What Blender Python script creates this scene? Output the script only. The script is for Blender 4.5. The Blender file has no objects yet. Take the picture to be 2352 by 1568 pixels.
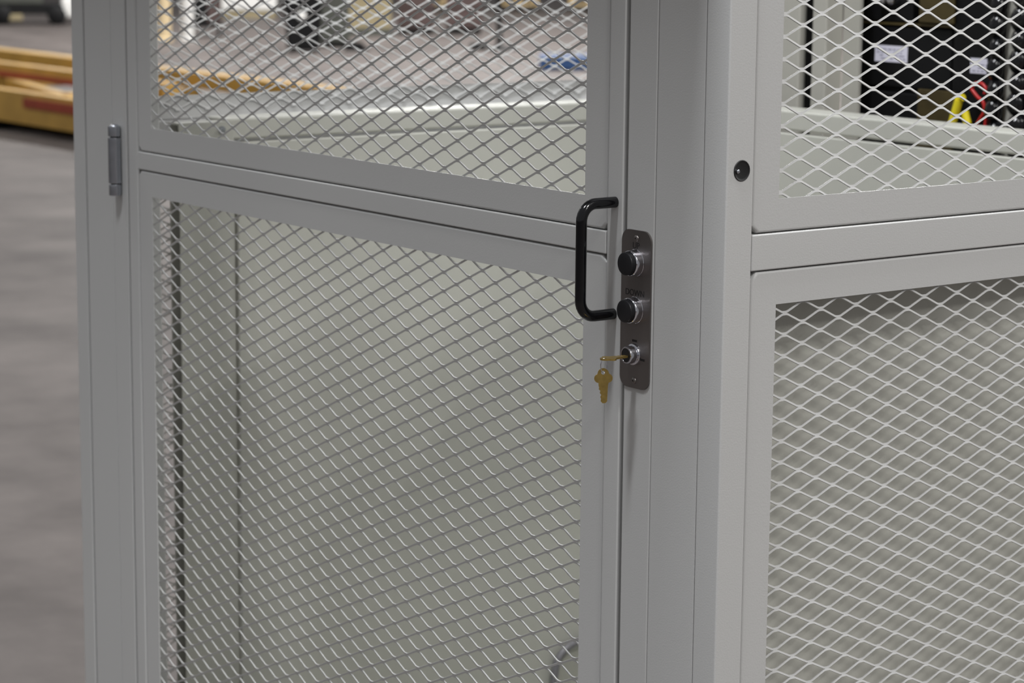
import bpy, bmesh, math, random
from mathutils import Matrix, Vector
random.seed(7)
sc = bpy.context.scene
COL = sc.collection

# ------------------------------------------------------------------ camera
F_PX = 5581.1
cd = bpy.data.cameras.new('camera')
cam = bpy.data.objects.new('camera', cd)
COL.objects.link(cam)
sc.camera = cam
yaw, pitch, roll = (math.radians(a) for a in (-53.2755, 9.8288, 0.5470))
fw = Vector((math.sin(yaw) * math.cos(pitch), math.cos(yaw) * math.cos(pitch), -math.sin(pitch)))
r0 = Vector((math.cos(yaw), -math.sin(yaw), 0))
u0 = r0.cross(fw)
rt = math.cos(roll) * r0 + math.sin(roll) * u0
up = -math.sin(roll) * r0 + math.cos(roll) * u0
m = Matrix((rt, up, -fw)).transposed().to_4x4()
m.translation = (1.88828, -1.68588, 1.6)
cam.matrix_world = m
cd.sensor_width = 36.0
cd.lens = F_PX / 2352 * 36.0
cd.clip_end = 200
cd.dof.use_dof = True
cd.dof.focus_distance = 2.66
cd.dof.aperture_fstop = 9.5

# ------------------------------------------------------------------ world, lamps, exposure
w = bpy.data.worlds.new('hall_light')
sc.world = w
w.use_nodes = True
w.node_tree.nodes['Background'].inputs[0].default_value = (0.97, 0.985, 1.0, 1)
w.node_tree.nodes['Background'].inputs[1].default_value = 0.29


def lamp(x, y, z, watts, sx=1.2, sy=0.35, col=(1.0, 0.985, 0.96)):
    ld = bpy.data.lights.new('high_bay_lamp', 'AREA')
    ld.shape = 'RECTANGLE'
    ld.size, ld.size_y = sx, sy
    ld.energy = watts
    ld.color = col
    o = bpy.data.objects.new('high_bay_lamp', ld)
    o.location = (x, y, z)
    COL.objects.link(o)


# rows of high bay lamps under the hall roof; the bays further back are lit more strongly
for lx in (-27, -20, -13, -6, 1, 8):
    for ly, pw in ((-1.0, 90 if lx < 0 else 140), (6.2, 115 if lx < 0 else 190), (13.4, 600), (20.6, 700)):
        if not (lx == 1 and ly < 0):
            lamp(lx + 0.2, ly, 7.0, pw)
# the bay over the cage front has one lamp turned across the row
lamp(0.2, -2.0, 7.0, 430, 0.4, 2.4, (0.95, 0.975, 1.0))
lamp(5.0, -0.6, 7.0, 300)

vs = sc.view_settings
vs.view_transform = 'Standard'
vs.look = 'None'
vs.exposure = 0.0
vs.gamma = 1.0
vs.use_curve_mapping = False

# ------------------------------------------------------------------ materials
def lin(c):
    return tuple((x / 255 / 12.92) if x / 255 <= 0.04045 else ((x / 255 + 0.055) / 1.055) ** 2.4 for x in c)


def mat(name, rgb, rough=0.5, metal=0.0, spec=0.5, noise=None, bump=None, coat=0.0):
    """noise=(scale, amount) mottles the colour, bump=(scale, strength) gives fine relief"""
    M = bpy.data.materials.new(name)
    M.use_nodes = True
    nt = M.node_tree
    b = nt.nodes['Principled BSDF']
    c = lin(rgb) + (1,)
    b.inputs['Base Color'].default_value = c
    b.inputs['Roughness'].default_value = rough
    b.inputs['Metallic'].default_value = metal
    b.inputs['Specular IOR Level'].default_value = spec
    b.inputs['Coat Weight'].default_value = coat
    tc = nt.nodes.new('ShaderNodeTexCoord')
    if noise:
        n = nt.nodes.new('ShaderNodeTexNoise')
        n.inputs['Scale'].default_value = noise[0]
        n.inputs['Detail'].default_value = 6
        nt.links.new(tc.outputs['Object'], n.inputs['Vector'])
        r = nt.nodes.new('ShaderNodeValToRGB')
        a = noise[1]
        r.color_ramp.elements[0].position = 0.3
        r.color_ramp.elements[1].position = 0.7
        r.color_ramp.elements[0].color = tuple(x * (1 - a) for x in c[:3]) + (1,)
        r.color_ramp.elements[1].color = tuple(min(1, x * (1 + a)) for x in c[:3]) + (1,)
        nt.links.new(n.outputs['Fac'], r.inputs['Fac'])
        nt.links.new(r.outputs['Color'], b.inputs['Base Color'])
    if bump:
        n2 = nt.nodes.new('ShaderNodeTexNoise')
        n2.inputs['Scale'].default_value = bump[0]
        n2.inputs['Detail'].default_value = 2
        nt.links.new(tc.outputs['Object'], n2.inputs['Vector'])
        bp = nt.nodes.new('ShaderNodeBump')
        bp.inputs['Strength'].default_value = bump[1]
        bp.inputs['Distance'].default_value = 0.0004
        nt.links.new(n2.outputs['Fac'], bp.inputs['Height'])
        nt.links.new(bp.outputs['Normal'], b.inputs['Normal'])
    return M


PAINT = mat('light_grey_powder_coat', (188, 188, 187), 0.36, bump=(520, 0.25))
CARP = mat('warm_grey_sheet_paint', (188, 188, 180), 0.38, bump=(380, 0.2))
BLACKG = mat('glossy_black', (9, 9, 12), 0.14)
BLACKR = mat('black_rubber', (14, 14, 18), 0.42)
CHROME = mat('chrome', (215, 215, 222), 0.09, 1.0)
STEEL = mat('brushed_stainless', (130, 125, 123), 0.40, 1.0, bump=(900, 0.15))
ZINC = mat('zinc_plated', (182, 185, 192), 0.26, 1.0, noise=(60, 0.12))
BRASS = mat('key_brass', (168, 143, 82), 0.36, 0.8, noise=(160, 0.15))
INK = mat('dark_ink', (14, 11, 11), 0.6)
HOLE = mat('black_plug', (6, 6, 8), 0.5)
YELLOW = mat('yellow_machine_paint', (186, 146, 68), 0.5, noise=(3.0, 0.18))
RED = mat('faded_red_paint', (150, 62, 38), 0.6, noise=(5, 0.2))
BLK = mat('black_painted_steel', (10, 10, 12), 0.55, spec=0.25, noise=(8, 0.3))
GAP_SHADE = mat('gap_shade_black', (12, 11, 10), 0.9, spec=0.05)  # flat black for the painted shadow under the yellow frame
DGREY = mat('dark_grey_green', (66, 68, 62), 0.6, noise=(5, 0.15))
OLIVE = mat('olive_cardboard', (142, 130, 100), 0.7, noise=(6, 0.12))
MAROON = mat('dark_brown_crate', (74, 58, 56), 0.6, noise=(5, 0.15))
WOOD = mat('pallet_wood', (206, 180, 132), 0.7, noise=(7, 0.2))
BLUE = mat('blue_plastic', (34, 66, 110), 0.4)
WHITE = mat('white_wrap', (226, 225, 222), 0.5)
CREAM = mat('cream_plastic', (222, 200, 160), 0.5)
LABEL = mat('white_label', (222, 220, 235), 0.6)
PRINT = mat('label_print', (120, 118, 140), 0.7)
GOLDZ = mat('yellow_zinc_bracket', (84, 73, 44), 0.45, 0.5, noise=(20, 0.3))
REDW = mat('red_wire', (190, 34, 34), 0.4)
YELW = mat('yellow_plug', (232, 214, 40), 0.45)
MASTM = mat('mast_grey_paint', (170, 168, 160), 0.5, noise=(4, 0.05))
CABLE = mat('grey_cable', (120, 118, 122), 0.4)
HALLW = mat('hall_wall_sheet', (150, 148, 142), 0.7, noise=(0.4, 0.1))

# concrete: mottled slab with faint stains
FLOORM = bpy.data.materials.new('polished_concrete')
FLOORM.use_nodes = True
nt = FLOORM.node_tree
b = nt.nodes['Principled BSDF']
b.inputs['Roughness'].default_value = 0.6
b.inputs['Specular IOR Level'].default_value = 0.2
tc = nt.nodes.new('ShaderNodeTexCoord')
n1 = nt.nodes.new('ShaderNodeTexNoise')
n1.inputs['Scale'].default_value = 1.7
n1.inputs['Detail'].default_value = 9
n1.inputs['Roughness'].default_value = 0.62
nt.links.new(tc.outputs['Object'], n1.inputs['Vector'])
rp = nt.nodes.new('ShaderNodeValToRGB')
rp.color_ramp.elements[0].position = 0.32
rp.color_ramp.elements[1].position = 0.7
rp.color_ramp.elements[0].color = lin((74, 68, 66)) + (1,)
rp.color_ramp.elements[1].color = lin((108, 101, 98)) + (1,)
nt.links.new(n1.outputs['Fac'], rp.inputs['Fac'])
nt.links.new(rp.outputs['Color'], b.inputs['Base Color'])

# ------------------------------------------------------------------ helpers
def link(name, me, mt, parent=None, loc=None, smooth=30):
    if mt is not None and not me.materials:
        me.materials.append(mt)
    if smooth:
        me.shade_smooth()
        me.set_sharp_from_angle(angle=math.radians(smooth))
    o = bpy.data.objects.new(name, me)
    COL.objects.link(o)
    if parent is not None:
        o.parent = parent
    if loc is not None:
        o.location = loc
    return o


def bmobj(name, bm, mt, parent=None, loc=None, smooth=30):
    bmesh.ops.recalc_face_normals(bm, faces=bm.faces)
    me = bpy.data.meshes.new(name)
    bm.to_mesh(me)
    bm.free()
    o = link(name, me, mt, parent, loc, smooth)
    if smooth and len(me.polygons) < 4000:
        wn = o.modifiers.new('face_weighted_normals', 'WEIGHTED_NORMAL')
        wn.keep_sharp = True
    return o


def abox(bm, x0, x1, y0, y1, z0, z1, bev=0.0, seg=3):
    t = bmesh.new()
    bmesh.ops.create_cube(t, size=1)
    for v in t.verts:
        v.co = Vector(((x0 + x1) / 2 + v.co.x * (x1 - x0), (y0 + y1) / 2 + v.co.y * (y1 - y0), (z0 + z1) / 2 + v.co.z * (z1 - z0)))
    if bev:
        bmesh.ops.bevel(t, geom=t.edges[:], offset=bev, segments=seg, affect='EDGES', profile=0.5)
    me = bpy.data.meshes.new('tmp')
    t.to_mesh(me)
    t.free()
    bm.from_mesh(me)
    bpy.data.meshes.remove(me)


def box(name, x0, x1, y0, y1, z0, z1, mt, parent=None, bev=0.0, seg=3):
    bm = bmesh.new()
    abox(bm, x0, x1, y0, y1, z0, z1, bev, seg)
    return bmobj(name, bm, mt, parent)


def lathe(bm, prof, axis='-Y', n=40, origin=(0, 0, 0)):
    """prof: list of (radius, distance along axis)"""
    o = Vector(origin)
    ax = {'-Y': (Vector((1, 0, 0)), Vector((0, 0, 1)), Vector((0, -1, 0))),
          'X': (Vector((0, 1, 0)), Vector((0, 0, 1)), Vector((1, 0, 0))),
          'Z': (Vector((1, 0, 0)), Vector((0, 1, 0)), Vector((0, 0, 1)))}[axis]
    rings = []
    for r, d in prof:
        if r < 1e-6:
            rings.append([bm.verts.new(o + ax[2] * d)])
        else:
            rings.append([bm.verts.new(o + ax[2] * d + ax[0] * r * math.cos(2 * math.pi * k / n) + ax[1] * r * math.sin(2 * math.pi * k / n)) for k in range(n)])
    for a, b2 in zip(rings, rings[1:]):
        for k in range(n):
            k2 = (k + 1) % n
            if len(a) == 1 and len(b2) == 1:
                continue
            if len(a) == 1:
                bm.faces.new((a[0], b2[k], b2[k2]))
            elif len(b2) == 1:
                bm.faces.new((a[k], a[k2], b2[0]))
            else:
                bm.faces.new((a[k], a[k2], b2[k2], b2[k]))


def tube(bm, pts, r, n=12, cap=True):
    pts = [Vector(p) for p in pts]
    rings = []
    prev = None
    for i, p in enumerate(pts):
        t = (pts[min(i + 1, len(pts) - 1)] - pts[max(i - 1, 0)]).normalized()
        if prev is None:
            a = t.orthogonal().normalized()
        else:
            a = (prev - t * prev.dot(t)).normalized()
        prev = a
        bb = t.cross(a)
        rings.append([bm.verts.new(p + r * (a * math.cos(2 * math.pi * k / n) + bb * math.sin(2 * math.pi * k / n))) for k in range(n)])
    for a, b2 in zip(rings, rings[1:]):
        for k in range(n):
            bm.faces.new((a[k], a[(k + 1) % n], b2[(k + 1) % n], b2[k]))
    if cap:
        bm.faces.new(rings[0])
        bm.faces.new(rings[-1])


def curve_pts(ctrl, n=8):
    """Catmull-Rom through control points"""
    P = [Vector(p) for p in ctrl]
    P = [P[0] * 2 - P[1]] + P + [P[-1] * 2 - P[-2]]
    out = []
    for i in range(1, len(P) - 2):
        for k in range(n):
            t = k / n
            a, b2, c, d = P[i - 1], P[i], P[i + 1], P[i + 2]
            out.append(0.5 * ((2 * b2) + (c - a) * t + (2 * a - 5 * b2 + 4 * c - d) * t * t + (3 * b2 - a - 3 * c + d) * t ** 3))
    out.append(P[-2])
    return out


def extrude_poly(bm, pts, depth, axis='y', origin=(0, 0, 0), hole=None):
    """closed outline pts (a,b) -> prism. axis y: a->x b->z, thickness along y"""
    o = Vector(origin)

    def P(a, b2, d):
        return o + (Vector((a, d, b2)) if axis == 'y' else Vector((d, a, b2)))
    f = [bm.verts.new(P(a, b2, 0)) for a, b2 in pts]
    g = [bm.verts.new(P(a, b2, depth)) for a, b2 in pts]
    n = len(pts)
    for k in range(n):
        bm.faces.new((f[k], f[(k + 1) % n], g[(k + 1) % n], g[k]))
    if not hole:
        bm.faces.new(f)
        bm.faces.new(g)
    else:
        hf = [bm.verts.new(P(a, b2, 0)) for a, b2 in hole]
        hg = [bm.verts.new(P(a, b2, depth)) for a, b2 in hole]
        h = len(hole)
        for k in range(h):
            bm.faces.new((hf[k], hf[(k + 1) % h], hg[(k + 1) % h], hg[k]))
        for A, B in ((f, hf), (g, hg)):
            ed = [bm.edges.get((A[k], A[(k + 1) % n])) for k in range(n)] + [bm.edges.get((B[k], B[(k + 1) % h])) for k in range(h)]
            bmesh.ops.triangle_fill(bm, use_beauty=True, edges=ed)


def empty(name, loc, label, cat, group=None, rotz=0.0):
    o = bpy.data.objects.new(name, None)
    COL.objects.link(o)
    o.location = loc
    o.rotation_euler = (0, 0, rotz)
    o.empty_display_size = 0.1
    return tag(o, label, cat, group)


def tag(o, label, cat, group=None):
    o['label'] = label
    o['category'] = cat
    if group:
        o['group'] = group
    return o


def structure(o):
    o['kind'] = 'structure'
    return o


# pan: folded sheet border around a mesh opening. local axes: x along the wall, y into the cage, z up
def pan(name, parent, x0, x1, z0, z1, bx, bz0, bz1, depth=0.02, face=0.0012, mt=None, notch=0.008, bxr=None):
    bxr = bx if bxr is None else bxr
    r = 0.0028

    def loop(ins, y, c):
        a, b2, c0, d = x0 + ins, x1 - ins, z0 + ins, z1 - ins
        return [(a + c, y, c0), (b2 - c, y, c0), (b2, y, c0 + c), (b2, y, d - c), (b2 - c, y, d), (a + c, y, d), (a, y, d - c), (a, y, c0 + c)]

    def inner(y):
        a, b2, c0, d = x0 + bx, x1 - bxr, z0 + bz0, z1 - bz1
        e = 0.0002
        return [(a + e, y, c0), (b2 - e, y, c0), (b2, y, c0 + e), (b2, y, d - e), (b2 - e, y, d), (a + e, y, d), (a, y, d - e), (a, y, c0 + e)]
    L = [loop(0, depth, notch)]
    for k in range(6):
        t = k / 5 * math.pi / 2
        L.append(loop(r - r * math.cos(t), face + r - r * math.sin(t), notch))
    L.append(inner(face))
    L.append(inner(face + 0.0016))
    L.append(loop(0.0016, face + 0.0030, notch))
    L.append(loop(0.0016, depth, notch))
    bm = bmesh.new()
    V = [[bm.verts.new(p) for p in l] for l in L]
    for a, b2 in zip(V, V[1:] + V[:1]):
        for k in range(8):
            k2 = (k + 1) % 8
            bm.faces.new((a[k], a[k2], b2[k2], b2[k]))
    return bmobj(name, bm, mt or PAINT, parent)


LWD, SWD = 0.0534, 0.0235


def expanded(name, parent, x0, x1, z0, z1, px, pz, y=0.0050, wd=0.0024, th=0.0016, tau=24, flat=0.0029, mt=None):
    """one sheet of expanded metal; a node (bond) lies at (px, pz)"""
    ta = math.radians(tau)
    e1 = Vector((0, math.sin(ta), math.cos(ta))) * (wd / 2)
    e2 = Vector((0, math.cos(ta), -math.sin(ta))) * (th / 2)
    pit = SWD / 2
    amp = (pit - wd * math.cos(ta)) / 2
    dy = wd / 2 * math.sin(ta)
    verts, faces = [], []
    k0 = math.floor((z0 - pz) / pit) - 1
    k1 = math.ceil((z1 - pz) / pit) + 1
    f2 = flat                      # half length of the flat bond
    s = 0.0015                     # rounding run
    cyc = [(-f2 - s, 0.90), (-f2 + 0.0006, 1.0), (f2 - 0.0006, 1.0), (f2 + s, 0.90)]
    for k in range(k0, k1):
        zc = pz + k * pit + pit / 2     # wave k lies between bond rows k and k+1
        # its crest bonds sit in row k+1, shifted by half a period on odd rows
        off = px + (LWD / 2 if (k + 1) % 2 else 0.0)
        pts = []
        i0 = math.floor((x0 - off) / LWD) - 1
        i1 = math.ceil((x1 - off) / LWD) + 1
        for i in range(i0, i1 + 1):
            for dx, a in cyc:
                pts.append((off + i * LWD + dx, a))
            for dx, a in cyc:
                pts.append((off + (i + 0.5) * LWD + dx, -a))
        # clip to the opening
        cl = []
        for (xa, aa), (xb, ab) in zip(pts, pts[1:]):
            if xb <= x0 or xa >= x1:
                continue
            if xa < x0:
                t = (x0 - xa) / (xb - xa)
                xa, aa = x0, aa + t * (ab - aa)
            if not cl:
                cl.append((xa, aa))
            if xb > x1:
                t = (x1 - xa) / (xb - xa)
                cl.append((x1, aa + t * (ab - aa)))
                break
            cl.append((xb, ab))
        if zc - pit < z0 or zc + pit > z1:
            # keep only the runs that stay inside
            runs, cur = [], []
            for p in cl:
                z = zc + p[1] * amp
                if z0 <= z <= z1:
                    cur.append(p)
                elif cur:
                    runs.append(cur)
                    cur = []
            if cur:
                runs.append(cur)
        else:
            runs = [cl]
        for run in runs:
            if len(run) < 2:
                continue
            base = len(verts)
            for xx, a in run:
                cpt = Vector((xx, y - dy * a, zc + a * amp))
                for q in (cpt - e1 - e2, cpt + e1 - e2, cpt + e1 + e2, cpt - e1 + e2):
                    verts.append(q)
            n = len(run)
            for j in range(n - 1):
                for q in range(4):
                    q2 = (q + 1) % 4
                    faces.append((base + 4 * j + q, base + 4 * j + 4 + q, base + 4 * j + 4 + q2, base + 4 * j + q2))
            faces.append((base, base + 1, base + 2, base + 3))
            faces.append((base + 4 * n - 4, base + 4 * n - 1, base + 4 * n - 2, base + 4 * n - 3))
    me = bpy.data.meshes.new(name)
    me.from_pydata(verts, [], faces)
    me.update()
    return link(name, me, mt or PAINT, parent, smooth=32)


# ------------------------------------------------------------------ the hall
bm = bmesh.new()
abox(bm, -60, 30, -30, 45, -0.2, 0)
structure(bmobj('floor', bm, FLOORM, smooth=0))
bm = bmesh.new()
abox(bm, -60.5, -60, -30, 45, 0, 8)
structure(bmobj('wall_left', bm, HALLW, smooth=0))
bm = bmesh.new()
abox(bm, -60, 30, 45, 45.5, 0, 8)
structure(bmobj('wall_back', bm, HALLW, smooth=0))

# ------------------------------------------------------------------ the cage
ZT, ZB = 2.12, 0.04     # top and foot of the cage

# front frame: jamb tubes and filler plates beside the door
t = empty('door_frame', (-0.75, 0.02, 0), 'light grey steel door frame with seamed posts either side of mesh door', 'frame')


def part(name, x0, x1, y0, y1, z0, z1, mt, par, bev):
    o = box(name, x0, x1, y0, y1, z0, z1, mt, None, bev)
    o.parent = par
    o.matrix_parent_inverse = Matrix.Translation(par.location).inverted()
    return o


part('jamb', -0.1635, -0.1150, 0.0, 0.05, ZB, ZT, PAINT, t, 0.0022)
part('filler_plate', -0.1143, -0.0378, 0.0002, 0.03, ZB, ZT, PAINT, t, 0.0010)
part('jamb', -1.3736, -1.3286, 0.0, 0.05, ZB, ZT, PAINT, t, 0.0022)
part('filler_plate', -1.4590, -1.3744, 0.0004, 0.03, ZB, ZT, PAINT, t, 0.0012)
part('header', -1.459, -0.0378, 0.0, 0.05, ZT, ZT + 0.05, PAINT, t, 0.002)
part('added_shade_canopy', -1.50, 0.0, -0.34, 0.0, ZT + 0.02, ZT + 0.05, PAINT, t, 0.002)  # unseen canopy, added only to shade the upper part of the door


def side_wall(name, loc, rotz, label, zo, phase_up, phase_lo, L=1.25, tau=15, lap=0.014):
    """cage side: tube frame, two folded pans, two expanded-metal sheets. local x runs away from the corner"""
    T = 0.0375
    e = empty(name, loc, label, 'cage wall', None, rotz)
    r1, r2, r3, r4 = 1.3118 + zo, 1.2754 + zo, 1.2364 + zo, 1.1982 + zo
    for nm, a in (('corner_tube', (0, T, 0, T, ZB, ZT, 0.0022)), ('corner_tube', (L - T, L, 0, T, ZB, ZT, 0.0022)),
                  ('rail', (T, L - T, 0, T, r3, r2, 0.0017)), ('rail', (T, L - T, 0, T, ZT - T, ZT, 0.0017)), ('rail', (T, L - T, 0, T, ZB + 0.03, ZB + 0.03 + T, 0.0017))):
        x0, x1, y0, y1, z0, z1, bv = a
        box(nm, x0, x1, y0, y1, z0, z1, PAINT, e, bv)
    g = 0.0006
    px0, px1 = T + g, L - T - g
    zu0, zu1 = r2 + 0.0012, ZT - T - g
    zl0, zl1 = ZB + 0.03 + T + g, r3 - 0.0013
    pu = pan('upper_panel', e, px0, px1, zu0, zu1, 0.0753 - px0, r1 - zu0, 0.037)
    pl = pan('lower_panel', e, px0, px1, zl0, zl1, 0.0753 - px0, 0.037, zl1 - r4)
    expanded('expanded_mesh', pu, 0.062, px1 - 0.024, r1 - lap, zu1 - 0.024, *phase_up, tau=tau, y=0.0055)
    expanded('expanded_mesh', pl, 0.062, px1 - 0.024, zl0 + 0.024, r4 + lap, *phase_lo, tau=tau, y=0.0055)
    return e


rw = side_wall('mesh_side_wall', (0, 0, 0), math.pi / 2, 'light grey mesh side wall right of the control plate, black plug in its corner', 0.0,
               (0.1336, 1.5053), (0.0920, 1.1866))
lw = side_wall('mesh_side_wall', (-1.5019, 1.25, 0), -math.pi / 2, 'blurred mesh wall behind the hinge side, seen through the door', 0.012, (0.11, 1.49), (0.10, 1.18), tau=-28, lap=0.03)

# black plug with a bolt end in the corner tube, on the outer face (x = 0)
bm = bmesh.new()
lathe(bm, [(0.0112, 0.0), (0.0112, 0.0006), (0.0106, 0.0010), (0.0098, 0.0006), (0.0080, 0.0002), (0.0, 0.00015)], 'X', 36, (0, 0, 0))
pg = bmobj('hole_plug', bm, HOLE, rw)
pg.matrix_parent_inverse = Matrix.Identity(4)
pg.rotation_euler = (0, 0, -math.pi / 2)
pg.location = (0.0203, 0.0, 1.3445)
bm = bmesh.new()
lathe(bm, [(0.0022, 0.0), (0.0022, 0.0014), (0.0014, 0.0022), (0.0, 0.0024)], 'X', 14, (0, -0.0058, -0.0006))
bmobj('bolt_end', bm, ZINC, pg)

# ------------------------------------------------------------------ the door
door = empty('mesh_door', (-0.75, 0, 0), 'light grey expanded-mesh door with black pull handle', 'door')
DX = Matrix.Translation((0.75, 0, 0))
dgrp = []


def dpart(o):
    o.parent = door
    o.matrix_parent_inverse = DX
    return o


DZ0, DZ1 = 0.06, 2.09
L1, L2, L3, L4 = 1.2976, 1.2611, 1.2349, 1.1972
xr0, xr1 = -0.1692, -0.1985      # lock stile
xl0, xl1 = -1.3246, -1.2953      # hinge stile
dpart(box('stile', xr1, xr0, 0, 0.038, DZ0, DZ1, PAINT, None, 0.0034))
dpart(box('stile', xl0, xl1, 0, 0.038, DZ0, DZ1, PAINT, None, 0.0034))
dpart(box('rail', xl1, xr1, 0.0, 0.038, L3, L2, PAINT, None, 0.0017))
dpart(box('rail', xl1, xr1, 0.0, 0.038, DZ1 - 0.03, DZ1, PAINT, None, 0.0017))
dpart(box('rail', xl1, xr1, 0.0, 0.038, DZ0, DZ0 + 0.03, PAINT, None, 0.0017))
g = 0.0006
pu = dpart(pan('upper_panel', None, xl1 + g, xr1 - g, L2 + 0.0012, DZ1 - 0.03 - g, -1.2544 - xl1 - g, L1 - L2 - 0.0012, 0.037, bxr=xr1 - g + 0.2388, notch=0.0075))
pl = dpart(pan('lower_panel', None, xl1 + g, xr1 - g, DZ0 + 0.03 + g, L3 - 0.0013, -1.2544 - xl1 - g, 0.037, L3 - 0.0013 - L4, bxr=xr1 - g + 0.2388, notch=0.0075))
eu = expanded('expanded_mesh', pu, -1.268, -0.2260, L1 - 0.014, DZ1 - 0.054, -0.3577, 1.4915, tau=-14, wd=0.0026, th=0.0015)
el = expanded('expanded_mesh', pl, -1.268, -0.2260, DZ0 + 0.054, L4 + 0.014, -0.3048, 1.0585, tau=-14, wd=0.0026, th=0.0015)

# pull handle on the lock stile
hx, hz0, hz1, so, rr = -0.1835, 1.1700, 1.2948, 0.047, 0.0062
pts = [(hx, 0.0005, hz1)]
rb = 0.019
for k in range(9):
    a = k / 8 * math.pi / 2
    pts.append((hx, -(so - rb) - rb * math.sin(a), hz1 - rb + rb * math.cos(a)))
for k in range(9):
    a = k / 8 * math.pi / 2
    pts.append((hx, -(so - rb) - rb * math.cos(a), hz0 + rb - rb * math.sin(a)))
pts.append((hx, 0.0005, hz0))
bm = bmesh.new()
tube(bm, pts, rr, 20)
h = dpart(bmobj('pull_handle', bm, BLACKG, None, smooth=50))
h['label'] = 'glossy black bent-bar pull handle'

# hinge: three knuckles on a pin
hg = None
HXc, HYc = -1.3505, -0.0085
bm = bmesh.new()
lathe(bm, [(0, 0), (0.0092, 0), (0.0096, 0.0006), (0.0096, 0.0668), (0.0092, 0.0674), (0, 0.0674)], 'Z', 24, (HXc, HYc, 1.2098))
hg = dpart(bmobj('hinge', bm, ZINC, None, smooth=40))
hg['label'] = 'zinc-plated barrel hinge'
for z0, z1, fin in ((1.1915, 1.2078, 0), (1.2795, 1.2945, 1)):
    bm = bmesh.new()
    pr = [(0, z0), (0.0088, z0), (0.0092, z0 + 0.0006), (0.0092, z1 - 0.001), (0.0086, z1)]
    if fin:
        pr += [(0.0070, z1), (0.0062, z1 + 0.0014), (0.0040, z1 + 0.0026), (0, z1 + 0.003)]
    else:
        pr += [(0, z1)]
    lathe(bm, pr, 'Z', 24, (HXc, HYc, 0))
    k = bmobj('knuckle', bm, ZINC, hg, smooth=40)
bm = bmesh.new()
lathe(bm, [(0, 1.192), (0.0062, 1.192), (0.0062, 1.293), (0, 1.293)], 'Z', 16, (HXc, HYc, 0))
bmobj('pin', bm, BLK, hg, smooth=40)

# ------------------------------------------------------------------ control plate on the lock jamb
CX = -0.1430
plate_c = empty('control_plate', (CX, 0, 1.18), 'dark stainless control plate with UP and DOWN push buttons and key switch', 'control panel')
CI = Matrix.Translation((-CX, 0, -1.18))


def cpart(o, par=None):
    o.parent = par or plate_c
    if par is None:
        o.matrix_parent_inverse = CI
    return o


def rrect(w2, h2, r, n=8):
    out = []
    for cx, cz, a0 in ((w2 - r, h2 - r, 0), (-w2 + r, h2 - r, 90), (-w2 + r, -h2 + r, 180), (w2 - r, -h2 + r, 270)):
        for k in range(n + 1):
            a = math.radians(a0 + 90 * k / n)
            out.append((cx + r * math.cos(a), cz + r * math.sin(a)))
    return out


bm = bmesh.new()
extrude_poly(bm, rrect(0.0250, 0.0877, 0.0125), 0.0022, 'y', (CX, -0.0022, 1.1803))
cpart(bmobj('face_plate', bm, STEEL, None, smooth=35))
PY = -0.0022
for z in (1.2590, 1.1010):
    bm = bmesh.new()
    lathe(bm, [(0.0036, 0), (0.0034, 0.0007), (0.0026, 0.0013), (0.0012, 0.0015), (0.0012, 0.0006), (0, 0.0006)], '-Y', 18, (CX, PY, z))
    cpart(bmobj('screw', bm, STEEL, None, smooth=40))
for z in (1.2322, 1.1800):
    bm = bmesh.new()
    lathe(bm, [(0.0150, 0), (0.0150, 0.0012), (0.0146, 0.0016), (0.0144, 0.0085), (0.0140, 0.0098), (0.0133, 0.0104), (0.0128, 0.0098)], '-Y', 48, (CX, PY, z))
    bz = cpart(bmobj('push_button', bm, CHROME, None, smooth=35))
    bm = bmesh.new()
    lathe(bm, [(0.0128, 0.009), (0.0128, 0.0150), (0.0124, 0.0160), (0.0114, 0.0166), (0.006, 0.0168), (0, 0.0168)], '-Y', 48, (CX, PY, z))
    bmobj('button_cap', bm, BLACKR, bz, smooth=35)


def text(s, size, cx, cz, y):
    cu = bpy.data.curves.new('txt', 'FONT')
    cu.body = s
    cu.size = size
    cu.align_x = 'CENTER'
    cu.align_y = 'CENTER'
    cu.extrude = 0.0001
    ob = bpy.data.objects.new('txt', cu)
    COL.objects.link(ob)
    dg = bpy.context.evaluated_depsgraph_get()
    me = bpy.data.meshes.new_from_object(ob.evaluated_get(dg))
    bpy.data.objects.remove(ob)
    me.transform(Matrix.Translation((cx, y, cz)) @ Matrix.Rotation(math.pi / 2, 4, 'X'))
    me.materials.clear()
    return link('lettering', me, INK, smooth=0)


cpart(text('UP', 0.0098, CX - 0.0003, 1.2507, PY - 0.0001))
cpart(text('DOWN', 0.0098, CX - 0.0010, 1.1985, PY - 0.0001))
KZ = 1.1306
bm = bmesh.new()
lathe(bm, [(0.0122, 0), (0.0122, 0.0020), (0.0116, 0.0032), (0.0100, 0.0036), (0.0098, 0.0110), (0.0090, 0.0122), (0.0078, 0.0122), (0.0074, 0.0112), (0, 0.0112)], '-Y', 40, (CX, PY, KZ))
ks = cpart(bmobj('key_switch', bm, CHROME, None, smooth=35))
bm = bmesh.new()
lathe(bm, [(0.0074, 0.0112), (0.0074, 0.0118), (0, 0.0118)], '-Y', 24, (CX, PY, KZ))
bmobj('key_cylinder', bm, BLACKR, ks, smooth=35)
for a, b2 in ((CX, KZ + 0.0150), (CX + 0.0135, KZ - 0.0045)):
    bm = bmesh.new()
    abox(bm, a - 0.0042, a + 0.0042, PY - 0.0001, PY + 0.0002, b2 - 0.0013, b2 + 0.0013)
    cpart(bmobj('position_mark', bm, INK, None, smooth=0))


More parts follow.
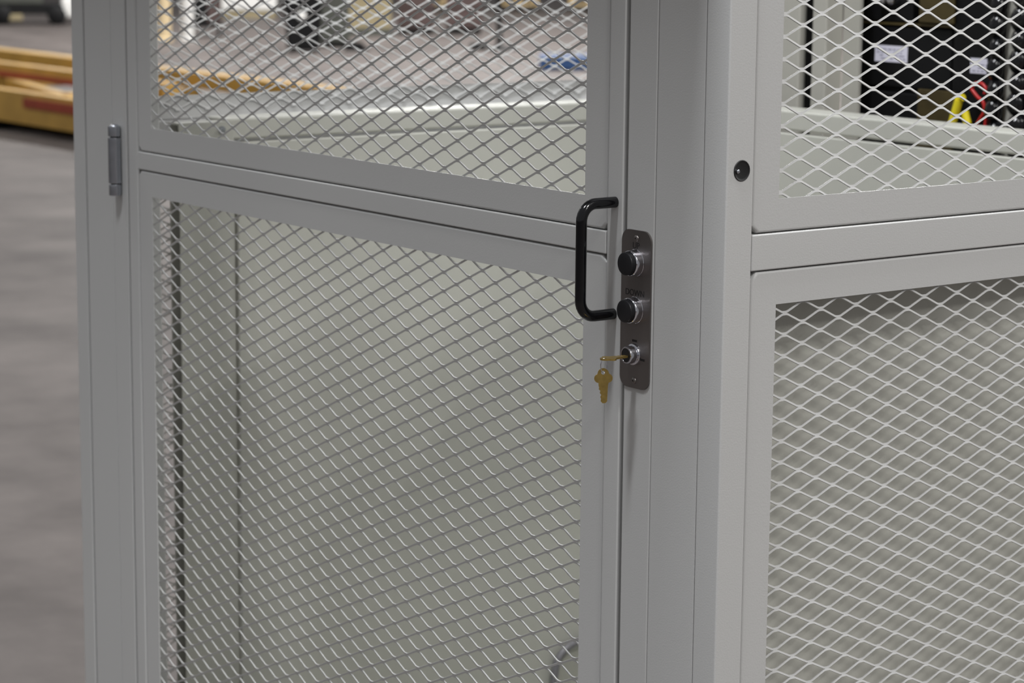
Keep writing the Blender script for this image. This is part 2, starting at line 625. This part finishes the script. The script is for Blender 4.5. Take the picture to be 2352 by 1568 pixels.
def key_outline():
    # blade: left side is cut, right side straight
    blade = [(-0.0056, -0.0140), (-0.0050, -0.0165), (-0.0056, -0.0180), (-0.0038, -0.0200), (-0.0046, -0.0222), (-0.0030, -0.0245), (-0.0042, -0.0268), (-0.0034, -0.0290), (-0.0040, -0.0312), (-0.0022, -0.0338), (0.0012, -0.0338), (0.0032, -0.0318), (0.0042, -0.0200), (0.0048, -0.0140)]
    return blade


def key_mesh():
    bm = bmesh.new()
    n = 44
    bow = []
    circles = ((-0.0052, -0.0062, 0.0049), (0.0052, -0.0062, 0.0049), (0.0, -0.0012, 0.0062), (0.0, -0.0085, 0.0050))
    for k in range(n):
        a = 2 * math.pi * k / n
        dx, dz = math.cos(a), math.sin(a)
        best = 0
        for cx, cz, cr in circles:
            px, pz = cx, cz + 0.0046
            bq = dx * px + dz * pz
            q = bq * bq - (px * px + pz * pz - cr * cr)
            if q > 0:
                best = max(best, bq + math.sqrt(q))
        bow.append((best * dx, -0.0046 + best * dz))
    blade = key_outline()
    # bow from lower right anticlockwise to lower left, then the blade
    a0 = [q for q in bow]
    start = min(range(n), key=lambda i: abs(a0[i][0] - 0.0050) + (0 if a0[i][1] < -0.009 else 9))
    seq = [a0[(start + i) % n] for i in range(n)]
    cut = [q for q in seq if not (q[1] < -0.0095 and -0.0052 < q[0] < 0.0046)]
    outline = cut + blade
    hole = [(0.0022 * math.cos(2 * math.pi * k / 14), 0.0022 * math.sin(2 * math.pi * k / 14)) for k in range(14)]
    extrude_poly(bm, outline, 0.0020, 'y', (0, -0.001, 0), hole)
    bmesh.ops.recalc_face_normals(bm, faces=bm.faces)
    me = bpy.data.meshes.new('key')
    bm.to_mesh(me)
    bm.free()
    me.materials.append(BRASS)
    return me


km = key_mesh()
# key in the switch: flat lies level, blade points into the wall
k1 = link('key', km, None, smooth=30)
k1.matrix_world = Matrix.Translation((CX, -0.0440, KZ - 0.0012)) @ Matrix(((1, 0, 0, 0), (0, 0, -1, 0), (0, 1, 0, 0), (0, 0, 0, 1)))
tag(k1, 'brass key pushed flat into the key switch', 'key')
# second key hanging from a ring
ring_top = Vector((CX - 0.000, -0.0440, KZ - 0.0012))
k2 = link('key', km.copy(), None, smooth=30)
k2.matrix_world = Matrix.Translation((CX - 0.0015, -0.0446, KZ - 0.0165)) @ Matrix.Rotation(math.radians(50), 4, 'Z') @ Matrix.Rotation(math.radians(-3), 4, 'Y')
tag(k2, 'brass key hanging free below the other on a small ring', 'key')
bm = bmesh.new()
rp_ = []
for k in range(29):
    a = 2 * math.pi * k / 28
    rp_.append((CX - 0.0007 + 0.0036 * math.sin(a) * 0.5, -0.0443 + 0.0036 * math.sin(a) * 0.87, KZ - 0.0088 + 0.0082 * math.cos(a)))
tube(bm, rp_, 0.0006, 8, False)
tag(bmobj('key_ring', bm, CHROME, None, smooth=60), 'small bright wire ring joining the two brass keys', 'key ring')

# ------------------------------------------------------------------ lift car inside the cage
car = empty('lift_car', (-0.7, 0.6, 0.0), 'pale grey solid sheet-sided lift car standing inside the mesh cage', 'lift car')
CRI = Matrix.Translation((0.7, -0.6, 0))


def kpart(o, par=None):
    o.parent = par or car
    if par is None:
        o.matrix_parent_inverse = CRI
    return o


XL, YB, ZR, ZS = -1.36, 1.065, 1.2968, 1.2612
kpart(box('platform', -1.405, -0.055, 0.09, 1.11, 0.02, 0.10, CARP, None, 0.003))
bm = bmesh.new()
abox(bm, XL - 0.0010, XL + 0.002, 0.104, 0.200, 0.10, ZR - 0.004, 0.0012, 2)
abox(bm, XL - 0.030, XL - 0.027, 0.104, 0.200, 0.10, ZR - 0.004, 0.0012, 2)
abox(bm, XL - 0.0275, XL - 0.0005, 0.197, 0.200, 0.10, ZR - 0.004)
abox(bm, XL - 0.0275, XL - 0.0005, 0.104, 0.198, ZR - 0.007, ZR - 0.004)
kpart(bmobj('front_stile', bm, CARP))
kpart(box('side_sheet', XL - 0.008, XL + 0.006, 0.2035, YB - 0.001, 0.10, ZS - 0.0012, CARP, None, 0.0022))
kpart(box('top_rail', XL - 0.062, XL + 0.0015, 0.186, YB + 0.045, ZS + 0.0030, ZR, CARP, None, 0.004, 4))
kpart(box('back_sheet', XL, -0.070, YB - 0.006, YB + 0.012, 0.10, ZS - 0.0012, CARP, None, 0.0022))
kpart(box('top_rail', XL + 0.002, -0.070, YB - 0.0015, YB + 0.062, ZS + 0.0030, ZR, CARP, None, 0.004, 4))
kpart(box('side_sheet', -0.066, -0.055, 0.104, YB + 0.01, 0.10, ZS + 0.02, CARP, None, 0.003))
bm = bmesh.new()
lathe(bm, [(0.0060, 0), (0.0060, 0.003), (0.0045, 0.0055), (0, 0.006)], 'X', 16, (XL + 0.002, 0.178, 1.2800))
kpart(bmobj('bolt', bm, ZINC, None, smooth=40))
# looped cable standing by the side sheet
bm = bmesh.new()
cp = [(XL + 0.016, 0.826, 0.102), (XL + 0.016, 0.820, 0.20), (XL + 0.016, 0.824, 0.285), (XL + 0.016, 0.834, 0.327), (XL + 0.016, 0.864, 0.3485), (XL + 0.016, 0.905, 0.350), (XL + 0.016, 0.955, 0.330), (XL + 0.016, 0.985, 0.26), (XL + 0.016, 0.99, 0.102)]
tube(bm, curve_pts(cp, 8), 0.0065, 12)
tag(bmobj('cable_loop', bm, CABLE, None, smooth=60), 'grey cable bent in a loop low inside the lift car', 'cable')

# ------------------------------------------------------------------ mast and drive gear behind the car
mast = empty('lift_mast', (-1.2, 1.3, 0), 'pale grey upright steel mast channel behind the lift car', 'mast')
MI = Matrix.Translation((1.2, -1.3, 0))


def mpart(o):
    o.parent = mast
    o.matrix_parent_inverse = MI
    return o


mpart(box('column', -1.300, -1.221, 1.250, 1.267, 0, 2.4, MASTM, None, 0.003))
mpart(box('channel_flange', -1.190, -1.155, 1.250, 1.290, 0, 2.4, MASTM, None, 0.003))
mpart(box('channel_web', -1.155, -1.1155, 1.290, 1.298, 0, 2.4, MASTM, None, 0.001))
mpart(box('backing_plate', -1.40, -1.19, 1.31, 1.32, 0, 2.4, BLK, None))

EQ = 1.34


def eqbox(name, x0, x1, z0, z1, mt, label, cat, y0=EQ, d=0.22, bev=0.004):
    o = box(name, x0, x1, y0, y0 + d, z0, z1, mt, None, bev)
    return tag(o, label, cat)


# rack that carries the boxes
rack = empty('equipment_rack', (-0.9, 1.45, 0), 'black steel rack holding drive gear behind the lift car', 'rack')


def rpart(o):
    o.parent = rack
    o.matrix_parent_inverse = Matrix.Translation((0.9, -1.45, 0))
    return o


rpart(box('back_panel', -1.20, -0.55, 1.60, 1.62, 0, 2.0, BLK))
rpart(box('shelf', -1.16, -0.945, 1.345, 1.60, 1.190, 1.200, BLK))
rpart(box('shelf', -1.16, -0.945, 1.345, 1.60, 1.318, 1.3225, BLK))
rpart(box('shelf', -1.16, -0.945, 1.338, 1.60, 1.4300, 1.4340, GOLDZ))
rpart(box('rack_post', -1.172, -1.164, 1.345, 1.37, 0, 2.0, BLK))
eqbox('battery_box', -1.158, -1.022, 1.2005, 1.3160, BLK, 'lower black box behind the car rail, left of the yellow plug', 'box')
mb = eqbox('battery_box', -1.158, -0.948, 1.3230, 1.4280, BLK, 'wide black box with a printed white label behind the car rail', 'box')
ub = eqbox('battery_box', -1.150, -1.040, 1.4345, 1.540, BLK, 'upper dark box with two shiny terminals at the top of the mesh', 'box')


def label_sheet(par, x0, x1, z0, z1, y, notch=False, rot=0.0):
    bm = bmesh.new()
    if notch:
        p = [(x0, z0), (x1, z0), (x1, z1 - 0.006), (x1 - 0.008, z1 - 0.006), (x1 - 0.008, z1), (x0, z1)]
    else:
        p = [(x0, z0), (x1, z0), (x1, z1), (x0, z1)]
    extrude_poly(bm, p, 0.0008, 'y', (0, y - 0.0008, 0))
    o = bmobj('paper_label', bm, LABEL, par, smooth=0)
    rnd = random.Random(int(abs(x0) * 1000))
    bm = bmesh.new()
    z = z1 - (0.010 if notch else 0.006)
    while z > z0 + 0.004:
        x = x0 + 0.004
        while x < x1 - 0.010:
            ln = rnd.uniform(0.004, 0.016)
            if rnd.random() < 0.75:
                abox(bm, x, min(x + ln, x1 - 0.004), y - 0.0010, y - 0.0007, z - 0.0016, z)
            x += ln + 0.003
        z -= 0.0052
    bmobj('print_lines', bm, PRINT, o, smooth=0)
    return o


# (positions at the box fronts)
label_sheet(mb, -1.1255, -1.0484, 1.3665, 1.3945, EQ)
for dx in (-1.1005, -1.0785):
    bm = bmesh.new()
    lathe(bm, [(0.010, 0), (0.010, 0.012), (0.008, 0.018), (0.004, 0.021), (0, 0.022)], '-Y', 18, (dx, EQ, 1.4730))
    bmobj('terminal', bm, CHROME, ub, smooth=40)
tag(box('bracket_plate', -1.0025, -0.920, EQ - 0.02, EQ - 0.015, 1.2005, 1.3265, GOLDZ, None, 0.001), 'brownish yellow-zinc bracket plate behind the yellow plug', 'bracket')
tag(box('bracket_plate', -1.014, -0.9347, EQ - 0.012, EQ - 0.007, 1.4375, 1.530, GOLDZ, None, 0.001), 'olive yellow-zinc plate at the top of the mesh beside the shiny terminals', 'bracket')
tb = tag(box('relay_box', -0.9400, -0.8450, EQ - 0.006, EQ + 0.1, 1.20, 1.62, BLK, None, 0.004), 'tall black box with a small notched white label, beside the chains', 'box')
label_sheet(tb, -0.8984, -0.8539, 1.3583, 1.3835, EQ - 0.006, True)

# yellow plug
yp = empty('cable_plug', (-0.93, EQ - 0.04, 1.30), 'bright yellow cable plug above the car rail', 'plug')
yi = Matrix.Translation((0.93, -(EQ - 0.04), -1.30))


def ypart(o):
    o.parent = yp
    o.matrix_parent_inverse = yi
    return o


def rod(name, a, b2, r, mt, n=12):
    bm = bmesh.new()
    tube(bm, [a, b2], r, n)
    return bmobj(name, bm, mt, None, smooth=50)


yy = EQ - 0.04
ypart(rod('plug_body', (-0.9020, yy, 1.278), (-0.8893, yy, 1.316), 0.0072, YELW))
ypart(rod('plug_cap', (-0.8925, yy, 1.3165), (-0.8800, yy, 1.3205), 0.0062, YELW))
ypart(rod('strain_relief', (-0.9045, yy, 1.279), (-0.9150, yy, 1.245), 0.0055, YELW))
ypart(rod('side_lug', (-0.8870, yy + 0.012, 1.296), (-0.8790, yy + 0.012, 1.276), 0.0070, YELW))
# red wires
for ctrl, lab in ((((-0.8740, 1.334), (-0.8670, 1.3430), (-0.8520, 1.3442), (-0.8420, 1.3355), (-0.8450, 1.328)), 'red wire curving in a loop under the small notched label'),
                  (((-0.8740, 1.334), (-0.8603, 1.3223), (-0.8474, 1.3139), (-0.8438, 1.2999), (-0.8534, 1.285), (-0.8639, 1.2678), (-0.872, 1.24)), 'red wire sagging down past the yellow plug'),
                  (((-0.8338, 1.3077), (-0.8392, 1.286), (-0.841, 1.2681), (-0.843, 1.23)), 'short red wire hanging nearest the black chains')):
    bm = bmesh.new()
    tube(bm, curve_pts([(x, EQ - 0.028, z) for x, z in ctrl], 8), 0.0030, 8)
    tag(bmobj('wire', bm, REDW, None, smooth=60), lab, 'wire', 'red wires beside the chains')

# hanging chains with lumpy black links, pale strip between them
tag(box('guide_strip', -0.8205, -0.8065, EQ - 0.01, EQ + 0.01, 0.0, 2.3, MASTM, None, 0.002), 'pale narrow guide strip between the two black chains', 'strip')
bm = bmesh.new()
bmesh.ops.create_uvsphere(bm, u_segments=16, v_segments=10, radius=1)
for v in bm.verts:
    v.co = Vector((v.co.x * 0.0165 * (1 - 0.25 * abs(v.co.z)), v.co.y * 0.014, v.co.z * 0.0205))
bmesh.ops.recalc_face_normals(bm, faces=bm.faces)
lm = bpy.data.meshes.new('chain_link')
bm.to_mesh(lm)
bm.free()
lm.materials.append(BLACKG)
lm.shade_smooth()
for cx, lab, ph in ((-0.8215, 'black lumpy chain left of the pale strip', 0.0), (-0.7745, 'black lumpy chain at the right edge of the photo', 0.014)):
    ch = empty('drive_chain', (cx, EQ - 0.03, 1.1), lab, 'chain', 'black chains behind the car')
    for i in range(14):
        l = bpy.data.objects.new('chain_link', lm)
        COL.objects.link(l)
        l.parent = ch
        l.location = (0.0015 * (-1) ** i, 0, ph + 0.03 + i * 0.0342)
        l.rotation_euler = (0, 0.25 * (-1) ** i, 0.3 * i)
    bm = bmesh.new()
    tube(bm, [(0, 0, -0.4), (0, 0, 1.0)], 0.005, 8)
    bmobj('core_cable', bm, BLK, ch, smooth=50)

# ------------------------------------------------------------------ yellow frames on the floor, far left
yf = empty('yellow_steel_frame', (-13.5, 7.0, 0), 'long yellow steel frame with red edging lying on the concrete', 'steel frame')
yfi = Matrix.Translation((13.5, -7.0, 0))


def fpart(o):
    o.parent = yf
    o.matrix_parent_inverse = yfi
    return o


def beam(name, a, b2, wd, ht, mt):
    """rectangular bar from a to b2, centre line"""
    a, b2 = Vector(a), Vector(b2)
    d = b2 - a
    L = d.length
    bm = bmesh.new()
    abox(bm, 0, L, -wd / 2, wd / 2, -ht / 2, ht / 2, min(wd, ht) * 0.08, 2)
    o = bmobj(name, bm, mt, None)
    x = d.normalized()
    y = Vector((0, 0, 1)).cross(x).normalized()
    z = x.cross(y)
    M = Matrix((x, y, z)).transposed().to_4x4()
    M.translation = a
    o.data.transform(M)
    return o


fpart(beam('long_beam', (-19.5, 6.25, 0.19), (-11.0, 6.25, 0.19), 0.10, 0.24, YELLOW))
fpart(beam('long_beam', (-19.5, 6.85, 0.375), (-13.6, 6.80, 0.375), 0.12, 0.11, YELLOW))
fpart(beam('long_beam', (-19.5, 7.55, 0.39), (-12.24, 7.40, 0.39), 0.16, 0.12, YELLOW))
fpart(beam('edge_strip', (-19.5, 6.78, 0.345), (-13.7, 6.73, 0.345), 0.02, 0.045, RED))
fpart(beam('edge_strip', (-14.75, 6.192, 0.235), (-13.9, 6.192, 0.235), 0.02, 0.07, RED))
for x in (-18.6, -16.4, -14.3, -12.6):
    fpart(beam('cross_beam', (x, 6.3, 0.28), (x, 7.4, 0.28), 0.10, 0.10, YELLOW))
for x in (-18.7, -16.2, -14.4):
    fpart(beam('diagonal_brace', (x, 6.75, 0.27), (x + 1.9, 6.32, 0.27), 0.08, 0.10, YELLOW))
fpart(beam('shade_sheet', (-19.4, 6.85, 0.085), (-12.4, 6.85, 0.085), 1.05, 0.02, GAP_SHADE))  # black sheet standing in for the shadow between the beams
for x in (-17.4, -15.3, -13.2, -11.4):
    fpart(beam('bolster', (x, 6.15, 0.035), (x, 7.55, 0.035), 0.12, 0.07, BLK))

# ------------------------------------------------------------------ things far back on the hall floor
def face_cam(x, y):
    return math.atan2(-(1.888 - x), (-1.686 - y)) + math.pi   # local -y looks at the camera


def thing(name, x, y, label, cat, group=None):
    a = math.atan2(1.888 - x, -(-1.686 - y))
    return empty(name, (x, y, 0), label, cat, group, a)


def lbox(name, par, x0, x1, y0, y1, z0, z1, mt, bev=0.01):
    return box(name, x0, x1, y0, y1, z0, z1, mt, par, bev, 2)


e = thing('waste_bin', -23.35, 13.95, 'tall black bin with a pale round tag, far back on the floor', 'bin')
bm = bmesh.new()
for z, s in ((0.02, 0.20), (0.85, 0.245)):
    pass
vs_ = []
for z, s in ((0.03, 0.195), (0.88, 0.245)):
    vs_.append([bm.verts.new((sx * s, sy * s, z)) for sx, sy in ((-1, -1), (1, -1), (1, 1), (-1, 1))])
bm.faces.new(vs_[0])
bm.faces.new(vs_[1])
for k in range(4):
    bm.faces.new((vs_[0][k], vs_[0][(k + 1) % 4], vs_[1][(k + 1) % 4], vs_[1][k]))
bmesh.ops.bevel(bm, geom=bm.edges[:], offset=0.03, segments=2, affect='EDGES')
bmobj('bin_body', bm, BLK, e)
lbox('lid', e, -0.26, 0.26, -0.26, 0.26, 0.88, 0.95, BLK, 0.03)
for sx in (-0.15, 0.15):
    bm = bmesh.new()
    lathe(bm, [(0, -0.02), (0.06, -0.02), (0.06, 0.02), (0, 0.02)], 'X', 16, (sx, 0.17, 0.06))
    bmobj('wheel', bm, BLK, e)
bm = bmesh.new()
lathe(bm, [(0.055, 0), (0.055, 0.015), (0.03, 0.03), (0, 0.034)], '-Y', 18, (-0.02, -0.225, 0.45))
bmobj('tag', bm, WHITE, e)

e = thing('floor_cabinet', -24.3, 15.0, 'narrow dark grey-green cabinet right of the black bin', 'cabinet')
lbox('body', e, -0.19, 0.19, -0.2, 0.2, 0.06, 1.0, DGREY)
lbox('plinth', e, -0.17, 0.17, -0.17, 0.17, 0.0, 0.06, BLK, 0.0)
lbox('door', e, -0.175, 0.175, -0.215, -0.2, 0.09, 0.97, DGREY)
e = thing('carton_stack', -26.8, 17.15, 'olive-tan carton stack beyond the grey-green cabinet', 'cartons')
lbox('carton', e, -0.32, 0.32, -0.25, 0.25, 0.10, 0.50, OLIVE)
lbox('carton', e, -0.30, 0.30, -0.25, 0.25, 0.50, 0.92, OLIVE)
lbox('skid', e, -0.33, 0.33, -0.27, 0.27, 0.0, 0.10, DGREY)
for i, (x, y, lab) in enumerate(((-26.85, 18.0, 'dark brown crate beside the olive cartons'), (-26.55, 18.62, 'dark brown crate left of the black post'))):
    e = thing('shipping_crate', x, y, lab, 'crate', 'dark brown crates far back')
    lbox('body', e, -0.25, 0.25, -0.3, 0.3, 0.08, 0.85, MAROON)
    for k in range(3):
        lbox('slat', e, -0.26, 0.26, -0.325, -0.3, 0.13 + 0.25 * k, 0.28 + 0.25 * k, MAROON, 0.004)
    lbox('skid', e, -0.24, 0.24, -0.28, 0.28, 0.0, 0.08, BLK)
# stanchion
e = thing('floor_post', -22.75, 16.45, 'thin black post on a flat base in front of the pallets', 'post')
bm = bmesh.new()
lathe(bm, [(0, 0), (0.24, 0), (0.24, 0.02), (0.06, 0.05), (0.036, 0.07), (0.036, 1.1), (0, 1.1)], 'Z', 20)
bmobj('pole', bm, BLK, e, smooth=40)
lbox('rubber_block', e, -0.37, -0.17, -0.15, 0.1, 0.0, 0.09, BLK, 0.03)
# blue pallet
e = thing('plastic_pallet', -19.22, 14.70, 'blue plastic pallet on the floor at the lock edge of the door', 'pallet')
for k in range(4):
    lbox('deck_board', e, -0.24, 0.52, -0.30 + 0.16 * k, -0.143 + 0.16 * k, 0.09, 0.15, BLUE, 0.006)
for k in range(3):
    lbox('runner', e, -0.20 + 0.30 * k, -0.10 + 0.30 * k, -0.30, 0.3, 0.0, 0.10, BLUE, 0.006)
lbox('side_skirt', e, -0.24, 0.52, -0.312, -0.302, 0.02, 0.15, BLUE, 0.002)
# timber pallet stacks
for j, (x, y, lab) in enumerate(((-33.6, 24.85, 'pale timber pallet stack just right of the black post'), (-32.85, 25.9, 'pale timber pallet stack at the lock edge, far back'), (-34.3, 23.75, 'pale timber pallet stack left of the black post'))):
    e = thing('pallet_stack', x, y, lab, 'pallets', 'timber pallets at the far end')
    for lv in range(4):
        z = lv * 0.16
        for k in range(3):
            lbox('block_row', e, -0.36 + 0.30 * k, -0.24 + 0.30 * k, -0.45, 0.45, z, z + 0.10, WOOD if lv else BLK, 0.0)
        for k in range(4):
            lbox('deck_board', e, -0.38, 0.38, -0.47 + 0.25 * k, -0.29 + 0.25 * k, z + 0.10, z + 0.14, WOOD, 0.0)
# white wrapped bale
e = thing('wrapped_bale', -32.9, 18.75, 'large white wrapped bale left of the black bin, far back', 'bale')
lbox('bale', e, -0.52, 0.52, -0.4, 0.4, 0.10, 1.1, WHITE, 0.08)
lbox('skid', e, -0.5, 0.5, -0.4, 0.4, 0.0, 0.10, OLIVE, 0.0)
# dark machine cart
e = thing('machine_cart', -27.3, 14.85, 'dark machine cart on casters near the hinge side of the door', 'cart')
lbox('body', e, -0.21, 0.21, -0.25, 0.25, 0.14, 0.95, BLK)
lbox('front_panel', e, 0.02, 0.19, -0.27, -0.25, 0.20, 0.85, MAROON)
lbox('drawer', e, -0.19, 0.0, -0.27, -0.25, 0.55, 0.85, DGREY)
for sx in (-0.17, 0.17):
    for sy in (-0.2, 0.2):
        bm = bmesh.new()
        lathe(bm, [(0, -0.02), (0.07, -0.02), (0.07, 0.02), (0, 0.02)], 'X', 16, (sx, sy, 0.07))
        bmobj('caster', bm, BLK, e)
# white and cream tubes
for x, y, r, mt, lab in ((-26.45, 13.75, 0.085, CREAM, 'cream upright tube next to the white one, far back'), (-26.25, 13.98, 0.08, WHITE, 'white upright tube beside the dark machine cart')):
    e = thing('upright_tube', x, y, lab, 'tube', 'upright tubes far back')
    bm = bmesh.new()
    lathe(bm, [(0, 0), (r * 1.3, 0), (r * 1.3, 0.04), (r, 0.05), (r, 0.8), (r * 0.8, 0.84), (0, 0.85)], 'Z', 20)
    bmobj('tube_body', bm, mt, e, smooth=40)
# dark vehicle at upper left
e = thing('utility_cart', -31.9, 14.55, 'dark low utility cart with a pale wheel guard, top left corner', 'cart')
lbox('chassis', e, -0.75, 0.45, -0.35, 0.35, 0.16, 0.30, BLK)
lbox('seat_box', e, -0.6, 0.1, -0.3, 0.3, 0.30, 0.62, DGREY, 0.03)
lbox('bumper', e, -0.78, -0.2, -0.42, -0.36, 0.06, 0.16, OLIVE, 0.02)
bm = bmesh.new()
abox(bm, 0.36, 0.78, -0.36, 0.30, 0.10, 0.40, 0.06, 2)
bmobj('wheel_guard', bm, WHITE, e)
for sx in (-0.5, 0.3):
    for sy in (-0.38, 0.32):
        bm = bmesh.new()
        lathe(bm, [(0, -0.05), (0.10, -0.05), (0.14, -0.03), (0.14, 0.03), (0.10, 0.05), (0, 0.05)], '-Y', 20, (sx, sy, 0.14))
        bmobj('wheel', bm, BLK, e, smooth=40)
# dark odds on the floor
e = thing('rubber_chock', -23.4, 14.75, 'dark rubber chock on the floor right of the black bin', 'chock')
bm = bmesh.new()
extrude_poly(bm, [(-0.16, 0), (0.16, 0), (0.06, 0.10), (-0.10, 0.12)], 0.2, 'y', (0, -0.1, 0))
bmobj('chock_body', bm, BLK, e)
